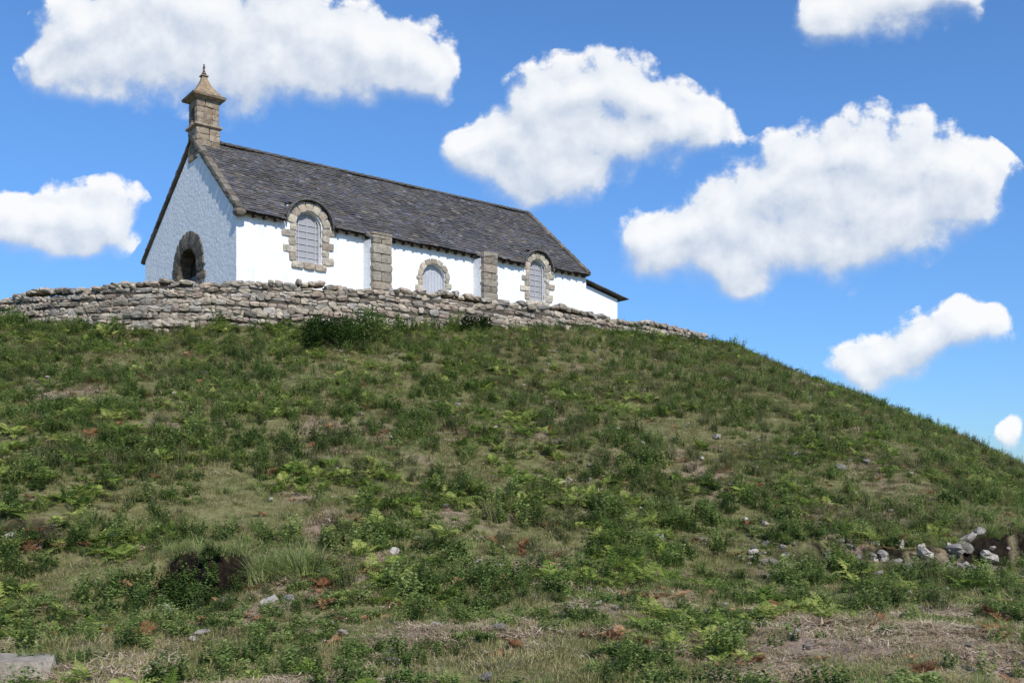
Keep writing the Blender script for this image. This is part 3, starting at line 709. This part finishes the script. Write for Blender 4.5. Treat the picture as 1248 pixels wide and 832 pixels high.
CB=[(90,50,60),(165,40,84),(250,45,95),(330,60,84),(400,65,66),(470,62,56),(525,78,44),(110,112,34),(60,88,34),
(745,125,70),(670,135,62),(800,150,60),(862,150,40),(625,185,55),(700,190,66),(580,180,40),(650,215,40),
(1050,205,82),(965,235,72),(1120,225,78),(1188,232,54),(900,275,66),(845,300,56),(785,300,44),(1000,290,70),(1080,265,62),(905,335,38),
(55,268,52),(125,262,50),(90,290,38),(15,275,38),(1040,12,58),(1110,-5,54),(1000,15,38),(1170,-20,44),
(1140,412,42),(1190,402,38),(1090,432,40),(1045,448,38),(1238,522,22)]
cg=bpy.data.node_groups.new('cloud_field','ShaderNodeTree')
cg.interface.new_socket('P',in_out='INPUT',socket_type='NodeSocketVector');cg.interface.new_socket('D',in_out='OUTPUT',socket_type='NodeSocketFloat')
gi=cg.nodes.new('NodeGroupInput');go=cg.nodes.new('NodeGroupOutput');gl=cg.links
def nz(v,scale,det,ro):
    q=cg.nodes.new('ShaderNodeTexNoise');q.noise_dimensions='2D';q.inputs['Scale'].default_value=scale;q.inputs['Detail'].default_value=det;q.inputs['Roughness'].default_value=ro;gl.new(v,q.inputs['Vector']);return q
def vm(op,a,b=None,sc_=None):
    q=cg.nodes.new('ShaderNodeVectorMath');q.operation=op;gl.new(a,q.inputs[0])
    if b is not None:
        if isinstance(b,tuple): q.inputs[1].default_value=b
        else: gl.new(b,q.inputs[1])
    if sc_ is not None: q.inputs['Scale'].default_value=sc_
    return q
def mt(op,a,b,c=None,clamp=False):
    q=cg.nodes.new('ShaderNodeMath');q.operation=op;q.use_clamp=clamp
    for i,x in enumerate((a,b,c)):
        if x is None: continue
        if isinstance(x,(int,float)): q.inputs[i].default_value=x
        else: gl.new(x,q.inputs[i])
    return q.outputs[0]
Pn=gi.outputs[0]
w1=nz(Pn,1/120,2,.5); w1c=vm('SUBTRACT',w1.outputs['Color'],(.5,.5,.5)); w1s=vm('SCALE',w1c.outputs[0],sc_=50)
Pw=vm('MULTIPLY',vm('ADD',Pn,w1s.outputs[0]).outputs[0],(1,1,0)).outputs[0]
w2=nz(Pn,1/22,3,.6); w2c=vm('SUBTRACT',w2.outputs['Color'],(.5,.5,.5)); w2s=vm('SCALE',w2c.outputs[0],sc_=24)
Pv=vm('ADD',Pw,w2s.outputs[0]).outputs[0]
F_=None
for (x,y,r) in CB:
    dn=vm('DISTANCE',Pw,(x-624,600-y,0)).outputs['Value']
    f=mt('MULTIPLY_ADD',dn,-1/(1.6*r),1.0,True)
    F_=mt('MULTIPLY',f,f) if F_ is None else mt('MULTIPLY_ADD',f,f,F_)
Fm=mt('MINIMUM',mt('MULTIPLY_ADD',F_,2.0,-.38),1.1)
n1=nz(Pn,1/70,7,.6)
D=mt('ADD',Fm,mt('MULTIPLY',mt('SUBTRACT',n1.outputs[0],.5),1.4))
vo=cg.nodes.new('ShaderNodeTexVoronoi');vo.voronoi_dimensions='2D';vo.feature='F1';vo.inputs['Scale'].default_value=1/42;gl.new(Pv,vo.inputs['Vector'])
D=mt('ADD',D,mt('MULTIPLY',mt('SUBTRACT',.45,vo.outputs['Distance']),.45))
D=mt('ADD',D,mt('MINIMUM',mt('MULTIPLY_ADD',F_,10.0,-.9),0.0))
gl.new(D,go.inputs[0])
tc=N(t,'ShaderNodeTexCoord');sx=N(t,'ShaderNodeSeparateXYZ');l.new(tc.outputs['Generated'],sx.inputs[0])
def wm(op,a,b,c=None,clamp=False):
    q=t.nodes.new('ShaderNodeMath');q.operation=op;q.use_clamp=clamp
    for i,x in enumerate((a,b,c)):
        if x is None: continue
        if isinstance(x,(int,float)): q.inputs[i].default_value=x
        else: l.new(x,q.inputs[i])
    return q.outputs[0]
yy=wm('MAXIMUM',sx.outputs[1],.05)
cu=wm('MULTIPLY',wm('DIVIDE',sx.outputs[0],yy),1200);cv=wm('MULTIPLY',wm('DIVIDE',sx.outputs[2],yy),1200)
cb=N(t,'ShaderNodeCombineXYZ');l.new(cu,cb.inputs[0]);l.new(cv,cb.inputs[1])
g1=t.nodes.new('ShaderNodeGroup');g1.node_tree=cg;l.new(cb.outputs[0],g1.inputs[0])
of=N(t,'ShaderNodeVectorMath',operation='ADD');of.inputs[1].default_value=(10,24,0);l.new(cb.outputs[0],of.inputs[0])
g2=t.nodes.new('ShaderNodeGroup');g2.node_tree=cg;l.new(of.outputs[0],g2.inputs[0])
df=wm('SUBTRACT',g1.outputs[0],g2.outputs[0])
soft=wm('MULTIPLY_ADD',df,-.8,.40,clamp=True)
wd=wm('MULTIPLY_ADD',soft,1.2,.30)
mr=N(t,'ShaderNodeMapRange',interpolation_type='SMOOTHSTEP');mr.inputs[1].default_value=0;mr.inputs[2].default_value=1
l.new(wm('DIVIDE',wm('ADD',g1.outputs[0],.12),wd),mr.inputs[0])
front=wm('GREATER_THAN',sx.outputs[1],.05)
alpha=wm('MULTIPLY',wm('MULTIPLY',mr.outputs[0],front),.95)
sh=wm('MULTIPLY_ADD',df,.42,.60,clamp=True)
ccol=ramp(t,[(0,(.42,.50,.64)),(.45,(.62,.69,.80)),(.8,(.90,.93,.97)),(1,(1,1,1))]);l.new(sh,ccol.inputs[0])
cs=N(t,'ShaderNodeVectorMath',operation='SCALE');cs.inputs['Scale'].default_value=1/STR;l.new(ccol.outputs[0],cs.inputs[0])
el=N(t,'ShaderNodeMapRange');el.inputs[1].default_value=0.0;el.inputs[2].default_value=.35;l.new(sx.outputs[2],el.inputs[0])
tint=N(t,'ShaderNodeMix',data_type='RGBA');tint.inputs[6].default_value=(.50,.76,1.15,1);tint.inputs[7].default_value=(.68,1.07,1.48,1);l.new(el.outputs[0],tint.inputs[0])
hs=N(t,'ShaderNodeMix',data_type='RGBA',blend_type='MULTIPLY');hs.inputs[0].default_value=1;l.new(tint.outputs[2],hs.inputs[7]);l.new(sky.outputs[0],hs.inputs[6])
mx=N(t,'ShaderNodeMix',data_type='RGBA');l.new(alpha,mx.inputs[0]);l.new(hs.outputs[2],mx.inputs[6]);l.new(cs.outputs[0],mx.inputs[7]);l.new(mx.outputs[2],bg.inputs[0])

# ------------------------------------------------------------------ camera
cam=bpy.data.cameras.new('camera');co=bpy.data.objects.new('camera',cam);sc.collection.objects.link(co);sc.camera=co
cam.sensor_width=36;cam.lens=1200/1248*36;cam.shift_y=(600-416)/1248;cam.clip_end=20000;cam.clip_start=.1
co.location=(0,0,EYE);co.rotation_euler=(math.radians(90),0,0)
